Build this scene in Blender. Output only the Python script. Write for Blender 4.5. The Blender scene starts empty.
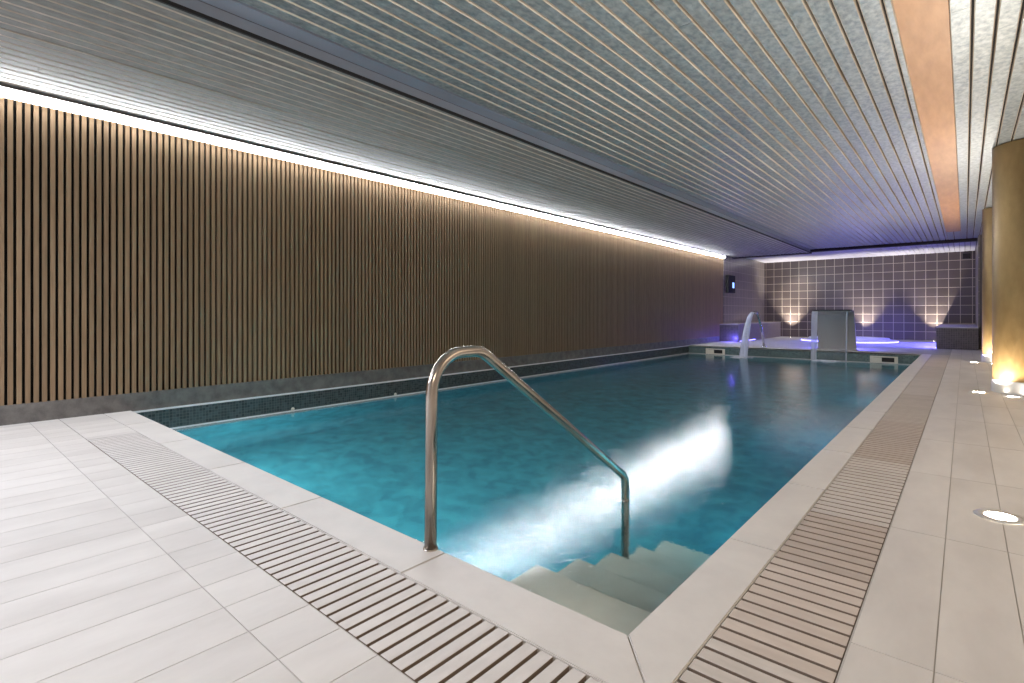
import bpy, bmesh, math, random
from mathutils import Vector, Matrix
random.seed(4)
sc = bpy.context.scene
COL = sc.collection
PI = math.pi

# ------------------------------------------------------------------ materials
def new_mat(name):
    m = bpy.data.materials.new(name); m.use_nodes = True
    nt = m.node_tree
    return m, nt, nt.nodes['Principled BSDF']

def N(nt, kind, **kw):
    n = nt.nodes.new(kind)
    for k, v in kw.items():
        if k.startswith('i_'):
            n.inputs[k[2:].replace('_', ' ')].default_value = v
        else:
            setattr(n, k, v)
    return n

def rgb(c): return (c[0], c[1], c[2], 1)

def simple(name, col, rough=.5, metal=0, emit=None, es=0, coat=0):
    m, nt, p = new_mat(name)
    p.inputs['Base Color'].default_value = rgb(col)
    p.inputs['Roughness'].default_value = rough
    p.inputs['Metallic'].default_value = metal
    if coat: p.inputs['Coat Weight'].default_value = coat
    if emit:
        p.inputs['Emission Color'].default_value = rgb(emit)
        p.inputs['Emission Strength'].default_value = es
    return m

def noisy(name, c1, c2, scale=6, stretch=(1, 1, 1), rough=(.4, .55), metal=0, island=0.0, bump=0.0, bscale=None, detail=6, spots=None):
    """two-tone mottled material; island = brightness variation per loose piece"""
    m, nt, p = new_mat(name)
    L = nt.links
    tc = N(nt, 'ShaderNodeTexCoord'); mp = N(nt, 'ShaderNodeMapping')
    mp.inputs['Scale'].default_value = stretch
    L.new(tc.outputs['Object'], mp.inputs['Vector'])
    nz = N(nt, 'ShaderNodeTexNoise'); nz.inputs['Scale'].default_value = scale
    nz.inputs['Detail'].default_value = detail; nz.inputs['Roughness'].default_value = .6
    vec = mp.outputs['Vector']
    geo = None
    if island:
        geo = N(nt, 'ShaderNodeNewGeometry')
        mul = N(nt, 'ShaderNodeMath', operation='MULTIPLY'); mul.inputs[1].default_value = 37.0
        L.new(geo.outputs['Random Per Island'], mul.inputs[0])
        add = N(nt, 'ShaderNodeVectorMath', operation='ADD')
        L.new(vec, add.inputs[0]); L.new(mul.outputs[0], add.inputs[1]); vec = add.outputs[0]
    L.new(vec, nz.inputs['Vector'])
    cr = N(nt, 'ShaderNodeValToRGB')
    cr.color_ramp.elements[0].position = .32; cr.color_ramp.elements[1].position = .68
    cr.color_ramp.elements[0].color = rgb(c1); cr.color_ramp.elements[1].color = rgb(c2)
    L.new(nz.outputs['Fac'], cr.inputs['Fac'])
    out = cr.outputs['Color']
    if island:
        mr = N(nt, 'ShaderNodeMapRange')
        mr.inputs['To Min'].default_value = 1 - island; mr.inputs['To Max'].default_value = 1 + island
        L.new(geo.outputs['Random Per Island'], mr.inputs['Value'])
        hs = N(nt, 'ShaderNodeHueSaturation'); L.new(mr.outputs[0], hs.inputs['Value']); L.new(out, hs.inputs['Color'])
        out = hs.outputs['Color']
    L.new(out, p.inputs['Base Color'])
    rr = N(nt, 'ShaderNodeMapRange'); rr.inputs['To Min'].default_value = rough[0]; rr.inputs['To Max'].default_value = rough[1]
    L.new(nz.outputs['Fac'], rr.inputs['Value']); L.new(rr.outputs[0], p.inputs['Roughness'])
    p.inputs['Metallic'].default_value = metal
    if bump:
        n2 = N(nt, 'ShaderNodeTexNoise'); n2.inputs['Scale'].default_value = bscale or scale * 4; n2.inputs['Detail'].default_value = 4
        L.new(vec, n2.inputs['Vector'])
        b = N(nt, 'ShaderNodeBump'); b.inputs['Strength'].default_value = bump; b.inputs['Distance'].default_value = .01
        L.new(n2.outputs['Fac'], b.inputs['Height']); L.new(b.outputs[0], p.inputs['Normal'])
    return m

def tile_mat(name, c1, c2, grout, size, gw, axes='XZ', rough=.3, var=.5, offset=(0, 0), groutmetal=0):
    """square tiles of edge `size` laid on the plane `axes` (object space = world space)"""
    m, nt, p = new_mat(name); L = nt.links
    tc = N(nt, 'ShaderNodeTexCoord'); sp = N(nt, 'ShaderNodeSeparateXYZ'); L.new(tc.outputs['Object'], sp.inputs[0])
    cb = N(nt, 'ShaderNodeCombineXYZ')
    for i, a in enumerate(axes):
        ad = N(nt, 'ShaderNodeMath', operation='ADD'); ad.inputs[1].default_value = offset[i]
        L.new(sp.outputs[a], ad.inputs[0]); L.new(ad.outputs[0], cb.inputs[i])
    br = N(nt, 'ShaderNodeTexBrick'); br.offset = 0; br.offset_frequency = 1; br.squash = 1
    br.inputs['Scale'].default_value = 1; br.inputs['Brick Width'].default_value = size; br.inputs['Row Height'].default_value = size
    br.inputs['Mortar Size'].default_value = gw / 2; br.inputs['Mortar Smooth'].default_value = 0.1
    br.inputs['Color1'].default_value = rgb(c1); br.inputs['Color2'].default_value = rgb(c2); br.inputs['Mortar'].default_value = rgb(grout)
    L.new(cb.outputs[0], br.inputs['Vector'])
    L.new(br.outputs['Color'], p.inputs['Base Color'])
    mr = N(nt, 'ShaderNodeMapRange'); mr.inputs['To Min'].default_value = rough; mr.inputs['To Max'].default_value = .6
    L.new(br.outputs['Fac'], mr.inputs['Value']); L.new(mr.outputs[0], p.inputs['Roughness'])
    b = N(nt, 'ShaderNodeBump'); b.inputs['Strength'].default_value = .25; b.inputs['Distance'].default_value = .004; b.invert = True
    L.new(br.outputs['Fac'], b.inputs['Height']); L.new(b.outputs[0], p.inputs['Normal'])
    return m

M = {}
M['tile'] = noisy('pale_stone_tile', (.515, .485, .46), (.65, .62, .59), 3.2, (1, .35, 1), (.36, .55), island=.025, bump=.05, bscale=60)
M['tile_matt'] = noisy('matt_stone_tile', (.38, .37, .37), (.45, .44, .44), 3, (1, 1, 1), (.85, .95))
M['tile_matt'].node_tree.nodes['Principled BSDF'].inputs['Specular IOR Level'].default_value = .12
M['coping'] = noisy('coping_stone', (.57, .54, .515), (.65, .62, .59), 4, (1, 1, 1), (.38, .55), island=.02, bump=.06, bscale=50)
M['grout'] = simple('tile_grout', (.42, .395, .37), .8)
M['trough'] = simple('trough_dark', (.012, .009, .007), .9)
M['slat_pale'] = noisy('grating_pale', (.56, .53, .51), (.64, .605, .58), 8, (3, 1, 1), (.45, .6), island=.05)
M['slat_grey'] = noisy('grating_grey', (.47, .425, .385), (.55, .50, .46), 8, (1, 3, 1), (.45, .6), island=.06)
M['slat_pink'] = noisy('grating_pink', (.48, .41, .36), (.55, .475, .42), 8, (1, 3, 1), (.45, .6), island=.05)
M['slat_brown'] = noisy('grating_brown', (.38, .32, .275), (.46, .39, .34), 8, (1, 3, 1), (.45, .6), island=.06)
M['slat_mid'] = noisy('grating_mid', (.43, .375, .33), (.50, .445, .395), 8, (1, 3, 1), (.45, .6), island=.06)
M['slat_side'] = simple('grating_gap_shade', (.19, .145, .112), .7)  # shade of the slat gaps put into a dark brown side colour
M['wood'] = noisy('batten_oak', (.215, .136, .072), (.295, .197, .114), 9, (6, 6, .35), (.45, .6), island=.10, bump=.05, bscale=40)
M['felt'] = simple('batten_black_felt', (.004, .004, .004), .95)
M['concrete'] = noisy('grey_plinth', (.095, .088, .082), (.19, .178, .165), 9, (1, 1, 1), (.55, .75), bump=.15, bscale=90)
M['ceil_slat'] = noisy('galvanised_slat', (.19, .232, .255), (.41, .455, .48), 26, (1, .6, 1), (.34, .5), metal=.5, island=.07, bump=.06, bscale=60)
M['ceil_soffit'] = noisy('soffit_slat', (.13, .132, .13), (.21, .212, .21), 20, (1, .5, 1), (.55, .7), metal=.1, island=.08)
M['slat_edge'] = noisy('slat_raw_edge', (.36, .30, .235), (.58, .54, .48), 2.5, (3, .4, 1), (.35, .5), metal=.2)  # raw metal edge, lightened to hold the light on the lips
M['ceil_void'] = simple('ceiling_void', (.012, .011, .010), .9)
M['ceil_panel'] = noisy('dark_ceiling_panel', (.17, .19, .24), (.21, .235, .29), 3, (1, .3, 1), (.4, .5))
M['ply'] = noisy('plywood_strip', (.36, .20, .10), (.47, .275, .15), 3.5, (4, .7, 1), (.4, .55), bump=.05)
M['lightpanel'] = noisy('white_ceiling_slat', (.42, .415, .43), (.50, .495, .51), 6, (1, .4, 1), (.4, .5), island=.05)
M['beam'] = simple('dark_header', (.016, .011, .009), .9)
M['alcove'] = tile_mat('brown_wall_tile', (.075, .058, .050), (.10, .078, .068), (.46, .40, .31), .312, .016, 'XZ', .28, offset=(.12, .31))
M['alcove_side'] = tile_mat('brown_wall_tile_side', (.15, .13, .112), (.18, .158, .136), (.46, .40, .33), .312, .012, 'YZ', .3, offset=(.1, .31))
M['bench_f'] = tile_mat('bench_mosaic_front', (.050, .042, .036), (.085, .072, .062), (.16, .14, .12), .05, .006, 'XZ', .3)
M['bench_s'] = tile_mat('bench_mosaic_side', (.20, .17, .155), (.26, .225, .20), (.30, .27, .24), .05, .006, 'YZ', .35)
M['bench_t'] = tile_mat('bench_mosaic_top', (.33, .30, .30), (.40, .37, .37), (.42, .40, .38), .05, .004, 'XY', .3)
M['mosaic_y'] = tile_mat('waterline_mosaic_side', (.03, .042, .045), (.075, .10, .105), (.085, .10, .10), .032, .004, 'YZ', .2)
M['mosaic_x'] = tile_mat('waterline_mosaic_end', (.045, .075, .078), (.12, .175, .18), (.14, .18, .18), .032, .004, 'XZ', .2)
M['white_trim'] = simple('white_edge_trim', (.85, .84, .84), .3)
M['steel'] = noisy('brushed_steel', (.37, .325, .285), (.46, .41, .365), 12, (1, 1, .2), (.17, .28), metal=1.0)
M['chrome'] = simple('polished_chrome', (.72, .72, .73), .12, 1)
M['basesteel'] = simple('satin_base_steel', (.72, .72, .72), .32, .7)
M['bladesteel'] = noisy('satin_steel', (.40, .385, .37), (.45, .435, .42), 2, (1, 1, 1), (.38, .42), metal=.8)
M['brass'] = noisy('satin_bronze', (.14, .093, .038), (.19, .128, .056), 5, (2, 2, .8), (.34, .46), metal=.8, bump=.03, bscale=14)
M['skim'] = simple('skimmer_white', (.70, .66, .58), .4)
M['black'] = simple('matte_black', (.006, .006, .008), .75)
M['display'] = simple('blue_display', (.05, .1, .4), .3, 0, (.25, .45, 1), 2.2)
M['ledwhite'] = simple('white_led_diffuser', (.9, .9, .9), .5, 0, (.94, .96, 1), 88)
M['leddim'] = simple('white_led_underside', (.9, .9, .9), .5, 0, (1, .97, .95), 16)
M['fillblue'] = simple('blue_fill_glow', (.3, .3, .9), .5, 0, (.18, .16, 1), 10)  # glow of the added blue fill strips
M['lens'] = simple('lit_lens', (.9, .85, .8), .3, 0, (1, .88, .68), 60)
M['wallpaint'] = noisy('grey_plaster', (.40, .385, .37), (.46, .44, .42), 3, rough=(.7, .8))
M['darkpaint'] = noisy('dark_brown_plaster', (.07, .055, .05), (.10, .08, .072), 3, rough=(.6, .7))
M['tub'] = noisy('tub_shell', (.62, .62, .70), (.70, .70, .78), 3, rough=(.25, .35))

# pool lining: mottled turquoise
def pool_mat():
    m, nt, p = new_mat('turquoise_lining'); L = nt.links
    tc = N(nt, 'ShaderNodeTexCoord')
    n1 = N(nt, 'ShaderNodeTexNoise'); n1.inputs['Scale'].default_value = 5.5; n1.inputs['Detail'].default_value = 7
    n1.inputs['Distortion'].default_value = .6; L.new(tc.outputs['Object'], n1.inputs['Vector'])
    cr = N(nt, 'ShaderNodeValToRGB')
    cr.color_ramp.elements[0].position = .33; cr.color_ramp.elements[0].color = (.022, .185, .25, 1)
    cr.color_ramp.elements[1].position = .68; cr.color_ramp.elements[1].color = (.055, .34, .42, 1)
    L.new(n1.outputs['Fac'], cr.inputs['Fac']); L.new(cr.outputs[0], p.inputs['Base Color'])
    p.inputs['Roughness'].default_value = .6
    return m
M['pool'] = pool_mat()
M['poolstep'] = noisy('pool_step_stone', (.62, .51, .44), (.70, .59, .52), 4, rough=(.5, .6))

def water_mat():
    m = bpy.data.materials.new('pool_water'); m.use_nodes = True; nt = m.node_tree; L = nt.links
    nt.nodes.clear()
    out = N(nt, 'ShaderNodeOutputMaterial')
    gl = N(nt, 'ShaderNodeBsdfGlossy'); gl.inputs['Roughness'].default_value = .08; gl.inputs['Color'].default_value = (1, 1, 1, 1)
    rf = N(nt, 'ShaderNodeBsdfRefraction'); rf.inputs['IOR'].default_value = 1.33; rf.inputs['Roughness'].default_value = 0
    rf.inputs['Color'].default_value = (.86, .97, .98, 1)
    fr = N(nt, 'ShaderNodeFresnel'); fr.inputs['IOR'].default_value = 1.33
    mx = N(nt, 'ShaderNodeMixShader')
    tc = N(nt, 'ShaderNodeTexCoord'); mp = N(nt, 'ShaderNodeMapping'); mp.inputs['Scale'].default_value = (1, .8, 1)
    nz = N(nt, 'ShaderNodeTexNoise'); nz.inputs['Scale'].default_value = 20; nz.inputs['Detail'].default_value = 4; nz.inputs['Roughness'].default_value = .6
    L.new(tc.outputs['Object'], mp.inputs[0]); L.new(mp.outputs[0], nz.inputs['Vector'])
    b = N(nt, 'ShaderNodeBump'); b.inputs['Strength'].default_value = .23; b.inputs['Distance'].default_value = .01
    L.new(nz.outputs['Fac'], b.inputs['Height'])
    L.new(b.outputs[0], gl.inputs['Normal'])
    b2 = N(nt, 'ShaderNodeBump'); b2.inputs['Strength'].default_value = .06; b2.inputs['Distance'].default_value = .02
    L.new(nz.outputs['Fac'], b2.inputs['Height']); L.new(b2.outputs[0], rf.inputs['Normal'])
    L.new(fr.outputs[0], mx.inputs[0]); L.new(rf.outputs[0], mx.inputs[1]); L.new(gl.outputs[0], mx.inputs[2])
    L.new(mx.outputs[0], out.inputs['Surface'])
    return m
M['water'] = water_mat()

def fallwater_mat(name, dens, col=(.80, .84, .95)):
    m = bpy.data.materials.new(name); m.use_nodes = True; nt = m.node_tree; L = nt.links
    nt.nodes.clear()
    out = N(nt, 'ShaderNodeOutputMaterial')
    tr = N(nt, 'ShaderNodeBsdfTransparent'); df = N(nt, 'ShaderNodeBsdfDiffuse'); df.inputs['Color'].default_value = rgb(col)
    tl = N(nt, 'ShaderNodeBsdfTranslucent'); tl.inputs['Color'].default_value = rgb(col)
    m1 = N(nt, 'ShaderNodeMixShader'); m1.inputs[0].default_value = .5
    L.new(df.outputs[0], m1.inputs[1]); L.new(tl.outputs[0], m1.inputs[2])
    mx = N(nt, 'ShaderNodeMixShader')
    tc = N(nt, 'ShaderNodeTexCoord'); mp = N(nt, 'ShaderNodeMapping'); mp.inputs['Scale'].default_value = (9, 2, .35)
    nz = N(nt, 'ShaderNodeTexNoise'); nz.inputs['Scale'].default_value = 4; nz.inputs['Detail'].default_value = 3
    L.new(tc.outputs['Object'], mp.inputs[0]); L.new(mp.outputs[0], nz.inputs['Vector'])
    mr = N(nt, 'ShaderNodeMapRange'); mr.inputs['To Min'].default_value = max(0, dens * .5); mr.inputs['To Max'].default_value = min(1, dens * 1.5)
    L.new(nz.outputs['Fac'], mr.inputs['Value']); L.new(mr.outputs[0], mx.inputs[0])
    L.new(tr.outputs[0], mx.inputs[1]); L.new(m1.outputs[0], mx.inputs[2]); L.new(mx.outputs[0], out.inputs['Surface'])
    return m
M['jet'] = fallwater_mat('aerated_jet', .72)
M['sheet'] = fallwater_mat('thin_falling_sheet', .05)
M['strand'] = fallwater_mat('falling_strand', .45)
M['foam'] = fallwater_mat('foam', .62, (.85, .88, .95))

# ------------------------------------------------------------------ mesh helpers
def add_box(bm, x0, x1, y0, y1, z0, z1, bevel=0, mi=0):
    vs = [bm.verts.new(p) for p in ((x0, y0, z0), (x1, y0, z0), (x1, y1, z0), (x0, y1, z0), (x0, y0, z1), (x1, y0, z1), (x1, y1, z1), (x0, y1, z1))]
    fs = []
    for q in ((3, 2, 1, 0), (4, 5, 6, 7), (0, 1, 5, 4), (1, 2, 6, 5), (2, 3, 7, 6), (3, 0, 4, 7)):
        f = bm.faces.new([vs[i] for i in q]); f.material_index = mi; fs.append(f)
    if bevel:
        es = list({e for f in fs for e in f.edges})
        bmesh.ops.bevel(bm, geom=es, offset=bevel, segments=2, affect='EDGES', profile=.5)
    return fs

def add_prism(bm, poly, z0, z1, mi=0):
    b = [bm.verts.new((x, y, z0)) for x, y in poly]; t = [bm.verts.new((x, y, z1)) for x, y in poly]
    bm.faces.new(list(reversed(b))).material_index = mi; bm.faces.new(t).material_index = mi
    n = len(poly)
    for i in range(n):
        bm.faces.new((b[i], b[(i + 1) % n], t[(i + 1) % n], t[i])).material_index = mi

def add_tube(bm, pts, radii, seg=16, caps=True, sx=1.0):
    rings = []
    pts = [Vector(p) for p in pts]
    up = None
    for i, p in enumerate(pts):
        t = (pts[min(i + 1, len(pts) - 1)] - pts[max(i - 1, 0)]).normalized()
        if up is None:
            up = Vector((1, 0, 0)) if abs(t.x) < .9 else Vector((0, 1, 0))
        a = (up - t * up.dot(t)).normalized(); b = t.cross(a); up = a
        r = radii[i] if isinstance(radii, (list, tuple)) else radii
        rings.append([bm.verts.new(p + a * (r * sx * math.cos(k * 2 * PI / seg)) + b * (r * math.sin(k * 2 * PI / seg))) for k in range(seg)])
    for i in range(len(rings) - 1):
        for k in range(seg):
            f = bm.faces.new((rings[i][k], rings[i][(k + 1) % seg], rings[i + 1][(k + 1) % seg], rings[i + 1][k])); f.smooth = True
    if caps:
        bm.faces.new(list(reversed(rings[0]))); bm.faces.new(rings[-1])

def add_lathe(bm, prof, c=(0, 0, 0), seg=48, close=True):
    """prof = [(r, z), ...] turned round the z axis"""
    rings = []
    for r, z in prof:
        if r < 1e-5: rings.append([bm.verts.new((c[0], c[1], c[2] + z))])
        else: rings.append([bm.verts.new((c[0] + r * math.cos(k * 2 * PI / seg), c[1] + r * math.sin(k * 2 * PI / seg), c[2] + z)) for k in range(seg)])
    for a, b in zip(rings, rings[1:]):
        for k in range(seg):
            k2 = (k + 1) % seg
            if len(a) == 1 and len(b) == 1: continue
            if len(a) == 1: f = bm.faces.new((a[0], b[k2], b[k]))
            elif len(b) == 1: f = bm.faces.new((a[k], a[k2], b[0]))
            else: f = bm.faces.new((a[k], a[k2], b[k2], b[k]))
            f.smooth = True

def fillet(pts, r, n=10):
    """polyline with its corners rounded"""
    pts = [Vector(p) for p in pts]; out = [pts[0]]
    for i in range(1, len(pts) - 1):
        p, a, b = pts[i], (pts[i - 1] - pts[i]).normalized(), (pts[i + 1] - pts[i]).normalized()
        ang = a.angle(b); rr = r[i - 1] if isinstance(r, (list, tuple)) else r
        t = rr / math.tan(ang / 2); c = p + (a + b).normalized() * (rr / math.sin(ang / 2))
        s, e = p + a * t, p + b * t
        u, v = (s - c), (e - c); w = u.angle(v)
        for k in range(n + 1):
            q = k / n
            out.append(c + (u * math.sin((1 - q) * w) + v * math.sin(q * w)) / math.sin(w))
    out.append(pts[-1]); return out

def obj(name, bm, mats, parent=None, recalc=True, loc=None):
    if recalc: bmesh.ops.recalc_face_normals(bm, faces=bm.faces)
    me = bpy.data.meshes.new(name); bm.to_mesh(me); bm.free()
    for m in (mats if isinstance(mats, (list, tuple)) else [mats]): me.materials.append(m)
    o = bpy.data.objects.new(name, me); COL.objects.link(o)
    if parent:
        o.parent = parent
        if parent.type == 'EMPTY': o.matrix_parent_inverse = Matrix.Translation(-parent.location)
    return o

def structure(name, bm, mats, **k):
    o = obj(name, bm, mats, **k); o['kind'] = 'structure'; return o

def tag(o, label, cat, group=None, kind=None):
    o['label'] = label; o['category'] = cat
    if group: o['group'] = group
    if kind: o['kind'] = kind
    return o

def thing(name, loc, label, cat, group=None):
    o = bpy.data.objects.new(name, None); COL.objects.link(o); o.location = loc
    o.empty_display_size = .2
    return tag(o, label, cat, group)

def B(*boxes, bevel=0):
    bm = bmesh.new()
    for b in boxes: add_box(bm, *b, bevel=bevel)
    return bm

# ------------------------------------------------------------------ measures
XW = -6.42                      # face of the left wall
PX0, PX1, PY0, PY1 = XW, -.79, 1.455, 15.68    # pool opening
CX1, CY0 = -.592, 1.225         # outer edges of the coping
GX1, GY0 = -.266, .893          # outer edges of the grating
WL = -.255                      # water level
YB = 23.7                       # alcove back wall
ZR = 3.10; ZS = 3.0             # ceilings
XE, YF = 3.6, -4.0              # room's far right wall and the wall behind
COPF = 15.92

# ------------------------------------------------------------------ floor
bm = bmesh.new()
zb, zt = -.20, -.003
for r in ((XW, XE, YF, GY0), (GX1, XE, GY0, YB), (XW, GX1, 15.68, YB)):
    add_box(bm, r[0], r[1], r[2], r[3], zb, zt)
floor = structure('floor', bm, M['grout'])

def tiles(bm, x0, x1, y0, y1, px, py, ox, oy, g=.0035, holes=(), top=0.0, jitter=0):
    i0, i1 = math.floor((x0 - ox) / px), math.ceil((x1 - ox) / px)
    for i in range(i0, i1):
        oyy = oy
        j0, j1 = math.floor((y0 - oyy) / py), math.ceil((y1 - oyy) / py)
        for j in range(j0, j1):
            a, b = max(x0, ox + i * px) + g / 2, min(x1, ox + (i + 1) * px) - g / 2
            c, d = max(y0, oyy + j * py) + g / 2, min(y1, oyy + (j + 1) * py) - g / 2
            if b - a < .01 or d - c < .01: continue
            add_box(bm, a, b, c, d, -.015, top)
bm = bmesh.new()
tiles(bm, XW, GX1 + .0, YF, .689, .2, 1.13, -.094, .689)            # long planks, near left
tiles(bm, XW, GX1, .689, GY0 - .004, .2, .21, -.094, .689)            # square border row
tiles(bm, GX1 + .004, XE, YF, YB, .2, 1.13, -.065, 1.865)                    # long planks, right walk
tiles(bm, XW, -5.19, GY0, CY0, .2, .34, -.094, GY0)              # plain end of the grating run
ft = obj('floor_tiles', bm, M['tile'], floor)
bm = bmesh.new(); tiles(bm, XW, GX1, COPF, YB, .4, .4, -.79, COPF)                     # alcove floor
obj('alcove_tiles', bm, M['tile_matt'], floor)

# troughs below the gratings
bm = B((-5.19, CX1 + .33, GY0, CY0, -.20, -.075), (CX1, GX1, CY0, 17.7, -.20, -.075))
obj('drain_trough', bm, M['trough'], floor)

# coping
bm = bmesh.new()
g = .002; zc = -.032
xs = [PX1]                       # near run, joints at 1.63, 2.63 ...
x = -1.632
add_prism(bm, [(x + g, CY0 + g), (CX1 - g, CY0 + g), (PX1 - g, PY0), (x + g, PY0)], zc, 0)
while x > XW:
    x2 = max(XW, x - 1.0); add_prism(bm, [(x2 + g, CY0 + g), (x - g, CY0 + g), (x - g, PY0), (x2 + g, PY0)], zc, 0); x = x2
y = 2.372
add_prism(bm, [(CX1 - g + .0, CY0 + 2 * g), (CX1 - g, y - g), (PX1, y - g), (PX1, PY0 + g)], zc, 0)
while y < COPF:
    y2 = min(COPF, y + 1.0); add_prism(bm, [(PX1, y + g), (CX1 - g, y + g), (CX1 - g, y2 - g), (PX1, y2 - g)], zc, 0); y = y2
x = PX1
while x > XW:
    x2 = max(XW, x - 1.0); add_prism(bm, [(x2 + g, PY1), (x - g, PY1), (x - g, COPF - g), (x2 + g, COPF - g)], zc, 0); x = x2
bmesh.ops.recalc_face_normals(bm, faces=bm.faces)
es = [e for e in bm.edges if all(v.co.z > -.001 for v in e.verts)]
bmesh.ops.bevel(bm, geom=es, offset=.004, segments=2, affect='EDGES')
coping = structure('trim_1', bm, M['coping'])
tag(coping, 'pale stone coping slabs framing the pool edge', 'coping')
structure('trim_2', B((XW, CX1, CY0, PY0 - .015, -.20, -.034), (PX1 + .015, CX1, PY0 - .02, 15.7, -.20, -.034)), M['grout'])

# gratings: modules of slats
def grating(name, modules, along, label):
    t = thing(name, (modules[0][0] if along == 'x' else CX1, CY0 if along == 'x' else modules[0][0], 0), label, 'grating')
    for k, (a, b, mat, pitch, gap) in enumerate(modules):
        bm = bmesh.new(); n = max(1, round((b - a) / pitch)); p = (b - a) / n
        for i in range(n):
            u0, u1 = a + i * p + gap / 2, a + (i + 1) * p - gap / 2
            if along == 'x': add_box(bm, u0, u1, GY0 + .003, CY0 - .004, -.028, -.001, bevel=.0015)
            else: add_box(bm, CX1 + .002, GX1 - .003, u0, u1, -.028, -.001, bevel=.0015)
        # bearer rails
        if along == 'x':
            for q in (.06, .17, .28): add_box(bm, a, b, GY0 + q - .008, GY0 + q + .008, -.075, -.029)
        else:
            for q in (.06, .163, .27): add_box(bm, CX1 + q - .008, CX1 + q + .008, a, b, -.075, -.029)
        bmesh.ops.recalc_face_normals(bm, faces=bm.faces)
        for f in bm.faces:
            if abs(f.normal.z) < .3: f.material_index = 1
        obj('grating_module', bm, [M[mat], M['slat_side']], t)
    return t
mods = []
x = -.612
for k, (w, mt) in enumerate(((.80, 'slat_pale'), (1.0, 'slat_pale'), (1.0, 'slat_pale'), (.98, 'slat_pale'), (.80, 'slat_pale'))):
    x2 = max(-5.19, x - w); mods.append((x2, x, mt, .0575, .0135)); x = x2
grating('drain_grating', mods, 'x', 'pale slatted overflow grating running beside the near coping')
mods = [(1.24, 1.62, 'slat_grey'), (1.62, 2.32, 'slat_pink'), (2.32, 2.97, 'slat_brown'), (2.97, 4.30, 'slat_grey'), (4.30, 5.90, 'slat_brown'),
        (5.90, 8.0, 'slat_mid'), (8.0, 10.2, 'slat_grey'), (10.2, 12.4, 'slat_mid'), (12.4, 15.0, 'slat_pink'), (15.0, 17.6, 'slat_mid')]
grating('drain_grating', [m + (.069, .014) for m in mods], 'y', 'brownish slatted overflow grating running along the right pool side')

# ------------------------------------------------------------------ pool basin
PZ = -1.55
bm = B((PX0 - .2, PX1 + .2, PY0 - .2, PY1 + .2, PZ - .2, PZ),
       (PX0 - .2, PX0, PY0 - .2, PY1 + .2, PZ, -.20), (PX1, PX1 + .2, PY0 - .2, PY1 + .2, PZ, -.20),
       (PX0, PX1, PY0 - .2, PY0, PZ, -.20), (PX0, PX1, PY1, PY1 + .2, PZ, -.20))
basin = structure('pool_basin', bm, M['pool'])
tag(basin, 'turquoise lined swimming pool basin', 'pool')
# stair treads in the corner below the handrail
bm = bmesh.new()
ys = [PY0, 2.205, 2.593, 2.98, 3.38, 3.78]; z = -.486
for i in range(5):
    add_box(bm, -1.74, PX1 + .0, ys[i], ys[i + 1], PZ, z - .245 * i, bevel=.006)
obj('pool_step', bm, M['poolstep'], basin)
# mosaic band above the water, white edge strips
obj('waterline_mosaic', B((XW - .02, XW + .004, PY0, PY1, -.36, -.030)), M['mosaic_y'], basin)
obj('waterline_mosaic', B((XW, PX1, PY1 - .012, PY1 + .02, -.36, -.034)), M['mosaic_x'], basin)
obj('waterline_mosaic', B((PX1 - .012, PX1 + .02, PY0, PY1, -.36, -.034)), M['mosaic_y'], basin)
obj('waterline_mosaic', B((XW, PX1, PY0 - .02, PY0 + .012, -.36, -.034)), M['mosaic_x'], basin)
obj('edge_strip', B((XW, XW + .012, PY0, PY1, -.030, -.012), (XW, XW + .010, PY0, PY1, WL + .002, WL + .020), (XW, PX1, PY1 - .018, PY1, WL + .004, WL + .014)), M['white_trim'], basin)  # waterline strips put the bright meniscus line into white trim
for y in (3.147, 4.719):
    bm = bmesh.new(); add_lathe(bm, [(0, .016), (.010, .016), (.011, .006), (.022, .006), (.024, 0)], seg=20)
    bmesh.ops.transform(bm, matrix=Matrix.Translation((XW + .004, y, -.222)) @ Matrix.Rotation(PI / 2, 4, 'Y'), verts=bm.verts)
    o = obj('inlet_nozzle', bm, M['skim'])
    tag(o, {3.147: 'small round water inlet on the left mosaic band, nearer the camera', 4.719: 'small round water inlet on the left mosaic band, farther from the camera'}[y], 'inlet', 'water inlets on the left pool wall')

# water surface
bm = bmesh.new()
vs = [bm.verts.new(p) for p in ((PX0 + .004, PY0 + .012, WL), (PX1 - .012, PY0 + .012, WL), (PX1 - .012, PY1 - .012, WL), (PX0 + .004, PY1 - .012, WL))]
bm.faces.new(vs)
wat = obj('pool_water', bm, M['water'], recalc=False)
tag(wat, 'still turquoise water filling the pool', 'water', kind='stuff')

# skimmers
for a, b, lb in ((-5.888, -5.328, 'white framed skimmer mouth in the far pool wall, left one'), (-1.789, -1.226, 'white framed skimmer mouth in the far pool wall, right one')):
    y = PY1 - .012; z0, z1 = -.245, -.075
    t = thing('skimmer', ((a + b) / 2, y, z0), lb, 'skimmer', 'skimmers in the far pool wall')
    obj('frame', B((a, b, y - .02, y, z1 - .03, z1), (a, b, y - .02, y, z0, z0 + .03), (a, a + .07, y - .02, y, z0 + .03, z1 - .03), (b - .07, b, y - .02, y, z0 + .03, z1 - .03)), M['skim'], t)
    obj('opening', B((a + .07, b - .07, y - .006, y - .001, z0 + .03, z1 - .03)), M['black'], t)
    obj('weir_flap', B((a + .07, a + .07 + .17, y - .014, y - .007, z0 + .03, z1 - .035)), M['skim'], t)

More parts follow.
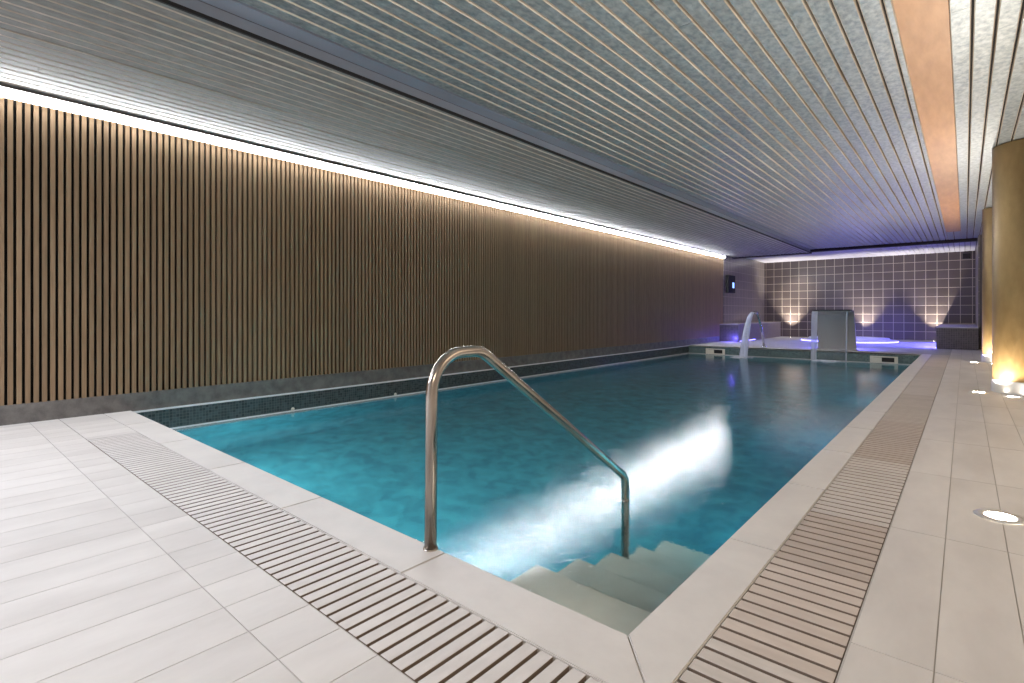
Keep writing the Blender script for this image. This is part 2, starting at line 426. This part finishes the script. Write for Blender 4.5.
# ------------------------------------------------------------------ left wall
YW = 18.75
bm = B((XW - .25, XW - .035, YF, YB, -.2, ZR + .1))
wl = structure('wall_left', bm, M['felt'])
bm = bmesh.new()
y = .543 - .0573 * 80 + .018
while y < YW - .04:
    add_box(bm, XW - .035, XW - .005, y - .0175, y + .0175, .175, ZS)
    y += .05735
wl_b = obj('timber_battens', bm, M['wood'], wl)
obj('tiled_facing', B((XW - .035, XW, YW, YB, 0, ZR)), M['alcove_side'], wl)
structure('baseboard_left', B((XW - .035, XW + .0, YF, PY0, -.003, .175), (XW - .035, XW, PY0, YW, -.03, .175)), M['concrete'])

# LED strip along the top of the left wall
t = thing('led_strip', (XW, 9, 2.95), 'long glowing white light strip along the top of the batten wall', 'light strip')
bm = bmesh.new(); add_prism(bm, [(-.0, 0), (.014, .004), (.055, .064), (0, .064)], YF + .1, YW + .02)
for v in bm.verts: v.co = Vector((XW + .002 + v.co.x, v.co.z, 2.904 + v.co.y))
bmesh.ops.recalc_face_normals(bm, faces=bm.faces)
for f in bm.faces: f.material_index = 0 if f.normal.x > .4 else 1
obj('diffuser', bm, [M['ledwhite'], M['leddim']], t)
obj('aluminium_profile', B((XW + .002, XW + .085, YF + .1, YW + .02, 2.970, 2.978)), M['white_trim'], t)  # profile flange widened to shade the soffit from the diffuser

# ------------------------------------------------------------------ other walls
structure('wall_far', B((XW - .25, XE, YB, YB + .2, -.2, ZR + .2)), M['alcove'])
structure('wall_near', B((XW - .25, XE + .2, YF - .2, YF, -.2, ZR + .2)), M['wallpaint'])
structure('wall_right', B((XE, XE + .2, YF, YB + .2, -.2, ZR + .2)), M['wallpaint'])
wr = structure('wall_alcove', B((.30, .62, 18.9, YB, 0, ZR)), M['darkpaint'])
obj('tiled_facing', B((.27, .30, 19.02, YB, 0, ZR)), M['alcove_side'], wr)

# ------------------------------------------------------------------ ceiling
YC = 19.6
ceil = structure('ceiling', B((XW - .25, XE + .2, YF - .2, YB + .2, ZR + .055, ZR + .25)), M['ceil_void'])
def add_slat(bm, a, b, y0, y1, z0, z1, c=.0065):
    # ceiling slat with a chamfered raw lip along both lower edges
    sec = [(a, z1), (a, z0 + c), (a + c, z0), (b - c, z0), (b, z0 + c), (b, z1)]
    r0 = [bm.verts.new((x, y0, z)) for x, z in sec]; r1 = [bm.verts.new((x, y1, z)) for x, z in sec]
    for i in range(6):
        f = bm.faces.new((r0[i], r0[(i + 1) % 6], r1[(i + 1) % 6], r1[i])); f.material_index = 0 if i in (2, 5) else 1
    bm.faces.new(r0); bm.faces.new(list(reversed(r1)))
def slat_run(x0, x1, y0, y1, z, pitch, gap, th, mats, name, off=0.0, jointed=True):
    bm = bmesh.new(); x = x0 + off
    while x < x1 - .02:
        a, b = x + gap / 2, min(x + pitch - gap / 2, x1)
        ya = y0; first = True
        while ya < y1:
            ln = random.uniform(2.2, 4.2) if (jointed and not first) else random.uniform(1.0, 6.0)
            first = False
            yb = min(y1, ya + (ln if jointed else 999))
            dz = random.uniform(-.0015, .0015)
            add_slat(bm, a, b, ya + .001, yb - .001, z + dz, z + th)
            ya = yb
        x += pitch
    return obj(name, bm, mats, ceil)
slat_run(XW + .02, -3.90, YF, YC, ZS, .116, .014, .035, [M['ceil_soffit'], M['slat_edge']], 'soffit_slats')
obj('soffit_backing', B((XW + .02, -3.905, YF, YC, ZS + .036, ZS + .06)), M['ceil_void'], ceil)
obj('dark_panel', B((-3.885, -3.72, YF, 1.20, ZR, ZR + .03), (-3.885, -3.72, 1.205, 8.4, ZR, ZR + .03), (-3.885, -3.72, 8.405, YC, ZR, ZR + .03)), M['ceil_panel'], ceil)
obj('shadow_gap', B((-3.908, -3.889, YF, YC, ZS - .004, ZS + .022)), M['black'], ceil)  # solid black strip standing for the shade in the gap
obj('dark_fascia', B((-3.905, -3.89, YF, YC, ZS + .023, ZR)), M['ceil_panel'], ceil)
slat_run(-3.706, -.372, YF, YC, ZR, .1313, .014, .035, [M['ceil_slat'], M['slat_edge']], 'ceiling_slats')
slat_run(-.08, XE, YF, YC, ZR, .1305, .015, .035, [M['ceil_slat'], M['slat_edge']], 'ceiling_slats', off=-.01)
obj('plywood_strip', B((-.37, -.085, YF, 2.9, ZR - .001, ZR + .02), (-.37, -.085, 2.903, 17.75, ZR, ZR + .02)), M['ply'], ceil)
obj('header_beam', B((XW + .002, -3.89, YC + .001, YC + .25, ZS - .02, ZR + .05), (-3.89, .62, YC + .001, YC + .25, ZR - .075, ZR + .05)), M['beam'], ceil)
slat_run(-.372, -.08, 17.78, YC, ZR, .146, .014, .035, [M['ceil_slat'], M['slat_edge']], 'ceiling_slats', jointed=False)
obj('header_beam', B((.62, XE, YC, YC + .25, 0, ZR + .05)), M['beam'], ceil)
slat_run(XW, .27, YC + .26, YB, ZR, .131, .010, .03, [M['lightpanel'], M['lightpanel']], 'alcove_ceiling_slats', jointed=False)

# ------------------------------------------------------------------ benches
def bench(x0, x1, y0, y1, h, label, fill_box):
    t = thing('bench', ((x0 + x1) / 2, (y0 + y1) / 2, 0), label, 'bench', 'tiled benches of the alcove')
    bm = bmesh.new()
    fs = add_box(bm, x0, x1, y0, y1, 0, h - .03)
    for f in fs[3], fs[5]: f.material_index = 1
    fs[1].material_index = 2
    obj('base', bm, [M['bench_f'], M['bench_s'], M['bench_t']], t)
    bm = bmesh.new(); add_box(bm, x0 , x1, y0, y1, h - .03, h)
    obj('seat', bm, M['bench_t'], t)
    obj('blue_fill_line', B(fill_box), M['fillblue'], t)  # added glow at the bench foot, tinting the floor blue
    return t
bench(XW + .002, -5.79, 18.34, YB - .003, .605, 'low mosaic tiled bench against the left tiled wall', (-5.789, -5.779, 18.5, 20.2, .012, .03))
bench(-.60, .268, 18.5, YB - .003, .605, 'low dark mosaic tiled bench at the right end of the alcove', (-.615, -.602, 18.6, 21.5, .012, .03))

# whirlpool tub behind the waterfall
tc = (-3.1, 21.5)
t = thing('whirlpool_tub', (tc[0], tc[1], 0), 'low round whirlpool rim glowing blue behind the waterfall plate', 'whirlpool')
bm = bmesh.new(); add_lathe(bm, [(1.42, -.002), (1.42, .045), (1.40, .055), (1.22, .055), (1.20, .07), (1.20, .115), (1.18, .125), (1.02, .125), (1.0, .115), (.96, .01)], (tc[0], tc[1], 0), 64)
obj('rim', bm, M['tub'], t)
bm = bmesh.new(); add_lathe(bm, [(1.42, .008), (1.435, .008), (1.435, .034), (1.42, .034)], (tc[0], tc[1], 0), 64)
obj('blue_fill_ring', bm, M['fillblue'], t)  # added glowing ring to light the floor round the tub
bm = bmesh.new(); add_lathe(bm, [(0, .055), (.975, .055)], (tc[0], tc[1], 0), 64)
obj('tub_water', bm, simple('lit_tub_water', (.25, .3, .85), .15, 0, (.22, .25, 1), 1.6), t)

# ------------------------------------------------------------------ waterfall plate
t = thing('waterfall_spout', (-2.70, 16.3, 0), 'wide satin steel waterfall plate curving over the far pool edge', 'water spout')
bm = bmesh.new()
prof = []
for k in range(13):
    q = k / 12; prof.append((16.42 - .26 * q ** 1.6, .86 * q))
for k in range(1, 9):
    a = k / 8 * PI * .5
    prof.append((16.16 - .17 * (1 - math.cos(a)) , .86 + .15 * math.sin(a)))
prof += [(15.80, 1.025), (15.66, 1.02), (15.60, 1.005)]
L0, R0 = -3.05, -2.19
prev = None; th = .045
fr, bk = [], []
for i, (y, z) in enumerate(prof):
    j0, j1 = max(0, i - 1), min(len(prof) - 1, i + 1)
    ty, tz = prof[j1][0] - prof[j0][0], prof[j1][1] - prof[j0][1]; l = math.hypot(ty, tz); ny, nz = tz / l, -ty / l
    w = .02 * (1 - z)
    fr.append((bm.verts.new((L0 - w, y, z)), bm.verts.new((R0 + w, y, z))))
    bk.append((bm.verts.new((L0 - w, y + ny * th, z + nz * th)), bm.verts.new((R0 + w, y + ny * th, z + nz * th))))
for i in range(len(prof) - 1):
    for q in ((fr[i][0], fr[i][1], fr[i + 1][1], fr[i + 1][0]), (bk[i][1], bk[i][0], bk[i + 1][0], bk[i + 1][1]),
              (fr[i][0], fr[i + 1][0], bk[i + 1][0], bk[i][0]), (fr[i][1], bk[i][1], bk[i + 1][1], fr[i + 1][1])):
        bm.faces.new(q).smooth = True
bm.faces.new((fr[0][0], bk[0][0], bk[0][1], fr[0][1])); bm.faces.new((fr[-1][0], fr[-1][1], bk[-1][1], bk[-1][0]))
pl = obj('curved_plate', bm, M['bladesteel'], t)
md = pl.modifiers.new('edge', 'EDGE_SPLIT'); md.split_angle = math.radians(40)
obj('base_flange', B((L0 - .05, R0 + .05, 16.36, 16.52, 0, .018), bevel=.003), M['bladesteel'], t)
obj('lip', B((L0 - .005, R0 + .005, 15.575, 15.80, 1.045, 1.07), bevel=.004), M['black'], t)

# water falling from its lip
def fall(bm, x0, x1, y0, z0, y1, z1, d, n=14):
    a = []
    for i in range(n + 1):
        q = i / n; z = z0 + (z1 - z0) * q; y = y0 + (y1 - y0) * math.sqrt(q); s = 1 - .05 * q
        cx = (x0 + x1) / 2; hw = (x1 - x0) / 2 * s
        a.append([bm.verts.new((cx + u * hw, y + v * d, z)) for u, v in ((-1, -.5), (1, -.5), (1, .5), (-1, .5))])
    for i in range(n):
        for k in range(4): bm.faces.new((a[i][k], a[i][(k + 1) % 4], a[i + 1][(k + 1) % 4], a[i + 1][k])).smooth = True
bm = bmesh.new(); fall(bm, -3.05, -2.91, 15.57, 1.02, 15.42, WL, .02)
fall(bm, -2.275, -2.245, 15.57, 1.02, 15.42, WL, .02)
fall(bm, -2.90, -2.29, 15.57, 1.02, 15.43, WL, .006)
o = obj('falling_water', bm, M['strand']); tag(o, 'thin curtain of water falling from the waterfall plate', 'water', kind='stuff')
# thinner middle
o.data.materials.append(M['sheet'])
for p in o.data.polygons:
    xs = [o.data.vertices[v].co.x for v in p.vertices]
    if min(xs) > -2.905 and max(xs) < -2.285 and max(xs) - min(xs) > .3: p.material_index = 1
    if max(xs) - min(xs) < .02 and -2.905 < xs[0] < -2.285: p.material_index = 1

# slim spout
t = thing('jet_spout', (-4.42, 16.2, 0), 'slim steel neck-jet spout arching over the far pool edge', 'water spout')
P = fillet([(-4.40, 16.22, 0), (-4.44, 16.05, .60), (-4.50, 15.88, 1.00), (-4.57, 15.72, .99)], [1.2, .06], 8)
n = len(P)
bm = bmesh.new(); add_tube(bm, P, [.034 + .010 * (i / n) for i in range(n)], 16)
obj('pipe', bm, M['chrome'], t)
bm = bmesh.new(); add_lathe(bm, [(0, .02), (.06, .02), (.075, .008), (.075, 0)], (-4.40, 16.22, 0), 24)
obj('base_flange', bm, M['chrome'], t)
bm = bmesh.new(); pts = []; rad = []
for i in range(17):
    q = i / 16
    pts.append((-4.575 - .10 * q, 15.71 - .50 * q, .985 - .10 * q - 1.14 * q * q)); rad.append(.038 + .052 * q)
add_tube(bm, pts, rad, 14, caps=False, sx=1.25)
o = obj('falling_water', bm, M['jet']); tag(o, 'white water jet pouring from the slim spout into the pool', 'water', kind='stuff')
# foam where they land
bm = bmesh.new()
for cx, cy, rx, ry, n in ((-4.70, 15.15, .36, .30, 26), (-2.66, 15.38, .50, .12, 26)):
    for k in range(n):
        a = random.uniform(0, 2 * PI); r = random.random() ** .7
        s = random.uniform(.03, .10) * (1.15 - r)
        m4 = Matrix.Translation((cx + rx * r * math.cos(a), cy + ry * r * math.sin(a), WL + .003)) @ Matrix.Diagonal((s * 1.8, s, s * .45, 1))
        bmesh.ops.create_icosphere(bm, subdivisions=2, radius=1, matrix=m4)
for f in bm.faces: f.smooth = True
o = obj('foam', bm, M['foam']); tag(o, 'white foam where the spouts hit the water', 'foam', kind='stuff')

# ------------------------------------------------------------------ handrail
t = thing('handrail', (-1.73, 1.44, 0), 'bent stainless steel pool handrail at the corner steps', 'handrail')
pts = fillet([(-1.708, 1.437, 0), (-1.708, 1.445, .822), (-1.708, 1.742, .822), (-1.708, 3.112, -.095), (-1.708, 3.112, -1.215)], [.175, .16, .10], 14)
bm = bmesh.new(); add_tube(bm, pts, .0262, 24)
obj('tube', bm, M['steel'], t)
bm = bmesh.new(); add_lathe(bm, [(.0263, .006), (.031, .005), (.032, .0)], (-1.708, 1.437, 0), 28)
obj('floor_collar', bm, M['steel'], t)
bm = bmesh.new(); add_tube(bm, [(-1.708, 3.112, -.262), (-1.708, 3.112, -.245)], .0285, 20)
obj('joint_sleeve', bm, M['steel'], t)

# ------------------------------------------------------------------ columns and in-floor lights
def column(x, y, label):
    t = thing('column', (x, y, 0), label, 'column', 'bronze columns along the right walk')
    bm = bmesh.new(); add_lathe(bm, [(.35, .155), (.35, ZR - .012)], (x, y, 0), 72)
    obj('shaft', bm, M['brass'], t)
    bm = bmesh.new(); add_lathe(bm, [(.35, .156), (.356, .152), (.358, .14), (.358, .0)], (x, y, 0), 72)
    obj('steel_base', bm, M['basesteel'], t)
column(.612, 9.08, 'large bronze round column at the right edge of the photo')
column(.612, 14.3, 'bronze round column farther back, mostly hidden by the nearer one')

def uplight(x, y, r, label, col, w, ang=95, tilt=(0, 0), z=0.004, group='round in-floor uplights'):
    t = thing('floor_uplight', (x, y, 0), label, 'floor light', group)
    bm = bmesh.new(); add_lathe(bm, [(r * .60, .0035), (r * .63, .006), (r * .95, .006), (r, .001)], (x, y, 0), 40)
    obj('ring', bm, M['basesteel'], t)
    bm = bmesh.new(); add_lathe(bm, [(0, .004), (r * .60, .004)], (x, y, 0), 32)
    obj('lens', bm, M['lens'], t)
    ld = bpy.data.lights.new('uplight_beam', 'SPOT'); ld.energy = w; ld.color = col; ld.spot_size = math.radians(ang); ld.spot_blend = .95 if 'back wall' in group else .35
    ld.shadow_soft_size = .03
    lo = bpy.data.objects.new('uplight_beam', ld); COL.objects.link(lo)
    lo.location = (x, y, .02); lo.rotation_euler = (PI - tilt[0], tilt[1], 0)
    return t
WARM = (1, .88, .76)
uplight(.130, 3.487, .10, 'bright round floor light nearest the camera on the right walk', WARM, 430, 140)
uplight(.130, 8.74, .10, 'round floor light left of the nearer bronze column', WARM, 430, 140)
uplight(.140, 13.93, .10, 'round floor light beside the farther bronze column', WARM, 430, 140)
uplight(.43, 8.52, .09, 'round floor light right in front of the nearer bronze column', (1, .72, .38), 80, 110)
uplight(.43, 13.74, .09, 'round floor light right in front of the farther bronze column', (1, .72, .38), 80, 110)
for x, w, lb in ((-5.36, 130, 'left one of the three floor lights under the tiled back wall'), (-2.83, 90, 'middle one of the three floor lights under the tiled back wall'), (-.82, 90, 'right one of the three floor lights under the tiled back wall')):
    uplight(x, 23.39, .06, lb, (1, .93, .86), w * 7, 74, (0, 0), group='floor lights under the back wall')

# ------------------------------------------------------------------ small wall fittings
t = thing('wall_control_box', (XW, 19.2, 1.7), 'black wall control box with a blue display on the left tiled wall', 'control box')
bm = bmesh.new(); add_box(bm, XW, XW + .12, 18.92, 19.62, 1.70, 2.33, bevel=.02)
obj('housing', bm, M['black'], t)
obj('display', B((XW + .121, XW + .126, 19.30, 19.48, 1.88, 2.08), bevel=.001), M['display'], t)
t = thing('ceiling_speaker', (.04, YB, 2.9), 'small black speaker high in the right corner of the tiled back wall', 'speaker')
obj('housing', B((-.06, .14, YB - .12, YB, 2.84, 3.02), bevel=.012), M['black'], t)
obj('grille', B((-.045, .125, YB - .125, YB - .12, 2.855, 3.005)), M['beam'], t)

# ------------------------------------------------------------------ lights
def area(name, loc, rot, sx, sy, w, col=(1, 1, 1), spread=PI):
    ld = bpy.data.lights.new(name, 'AREA'); ld.shape = 'RECTANGLE'; ld.size = sx; ld.size_y = sy; ld.energy = w; ld.color = col; ld.spread = spread
    o = bpy.data.objects.new(name, ld); COL.objects.link(o); o.location = loc; o.rotation_euler = rot; return o
# added fill lamps under the unseen ceiling behind the camera
area('ceiling_fill', (-4.2, -2.2, ZS - .05), (0, 0, 0), 2.6, 1.2, 235, (.82, .87, 1))
area('ceiling_fill', (1.6, -1.8, ZR - .05), (0, 0, 0), 1.2, 1.2, 100, (1, .82, .64))
# added warm fill lamps, unseen, in the bay to the right of the columns
area('ceiling_fill', (2.4, 4.0, ZR - .05), (0, 0, 0), .8, 4, 75, (1, .78, .56))
area('ceiling_fill', (2.4, 12, ZR - .05), (0, 0, 0), .8, 5, 50, (1, .78, .56))
# underwater lamps set in the right and the near pool walls
for y in (4.2, 7.2, 10.4, 13.4):
    area('underwater_lamp', (PX1 - .02, y, -.75), (0, -PI / 2 + .25, 0), .3, .3, (300 if y < 5 else 560), (.85, 1, 1))
for x in (-5.2, -3.0):
    area('underwater_lamp', (x, PY0 + .02, -.75), (PI / 2 - .25, 0, 0), .3, .3, 55, (.85, 1, 1))
area('underwater_lamp', (-1.25, PY0 + .02, -.38), (PI / 2 - .2, 0, 0), .5, .06, 3, (1, .97, .9))  # added strip to brighten the steps, unseen under the coping
area('bench_fill', (-.63, 20.4, .40), (0, PI / 2 - .95, 0), .12, 3.4, 80, (.13, .12, 1))  # added blue fill grazing the alcove floor, no fixture on the bench
area('waterfall_fill', (-2.62, 16.62, .50), (.6, 0, 0), .8, .1, 60, (.13, .12, 1))  # added blue fill behind the plate, tinting the floor
# alcove: tub light, down-lights over the back wall, added blue fills without fixtures
def point(name, loc, w, col, r=.1):
    ld = bpy.data.lights.new(name, 'POINT'); ld.energy = w; ld.color = col; ld.shadow_soft_size = r
    o = bpy.data.objects.new(name, ld); COL.objects.link(o); o.location = loc
point('tub_lamp', (-3.1, 21.5, .30), 14, (.2, .2, 1), .2)
point('blue_fill', (-5.95, 18.1, .12), 16, (.12, .1, 1), .03)  # added blue points at the bench ends, without fixtures
point('blue_fill', (-.85, 19.2, .12), 12, (.2, .15, 1), .03)
ld = bpy.data.lights.new('alcove_downlight', 'SPOT'); ld.energy = 110; ld.color = (1, .92, .84); ld.spot_size = 1.7; ld.spot_blend = .8; ld.shadow_soft_size = .05
lo = bpy.data.objects.new('alcove_downlight', ld); COL.objects.link(lo); lo.location = (-5.1, 23.15, ZR - .03)
for bx, by, bw in ((-2.6, 19.3, 600), (-4.9, 18.6, 600), (-1.2, 19.6, 350)):
    ld = bpy.data.lights.new('blue_floor_fill', 'SPOT'); ld.energy = bw; ld.color = (.10, .10, 1); ld.spot_size = 1.35; ld.spot_blend = .8; ld.shadow_soft_size = .05  # added spots that tint the alcove floor blue
    lo = bpy.data.objects.new('blue_floor_fill', ld); COL.objects.link(lo); lo.location = (bx, by + .7, ZR - .08)
area('alcove_lamp', (-3.1, 22.9, ZR - .03), (-.2, 0, 0), 5.5, .1, 12, (1, .9, .85))

w = bpy.data.worlds.new('room_air'); sc.world = w; w.use_nodes = True
w.node_tree.nodes['Background'].inputs[0].default_value = (.5, .55, .6, 1); w.node_tree.nodes['Background'].inputs[1].default_value = .05

# ------------------------------------------------------------------ camera
cd = bpy.data.cameras.new('camera'); cam = bpy.data.objects.new('camera', cd); COL.objects.link(cam)
cd.sensor_width = 36; cd.lens = 520.5 / 1024 * 36; cd.shift_y = -29.0 / 1024; cd.clip_start = .05
cam.location = (0, 0, 1.0); cam.rotation_euler = (PI / 2, 0, math.atan(453 / 520.5))
sc.camera = cam

sc.view_settings.view_transform = 'Standard'; sc.view_settings.look = 'None'; sc.view_settings.gamma = 1
sc.view_settings.use_curve_mapping = False; sc.view_settings.exposure = 0.0
cy = sc.cycles
cy.use_denoising = True; cy.max_bounces = 10; cy.diffuse_bounces = 5; cy.glossy_bounces = 5; cy.transmission_bounces = 6; cy.transparent_max_bounces = 10
cy.sample_clamp_indirect = 6; cy.blur_glossy = 1.0
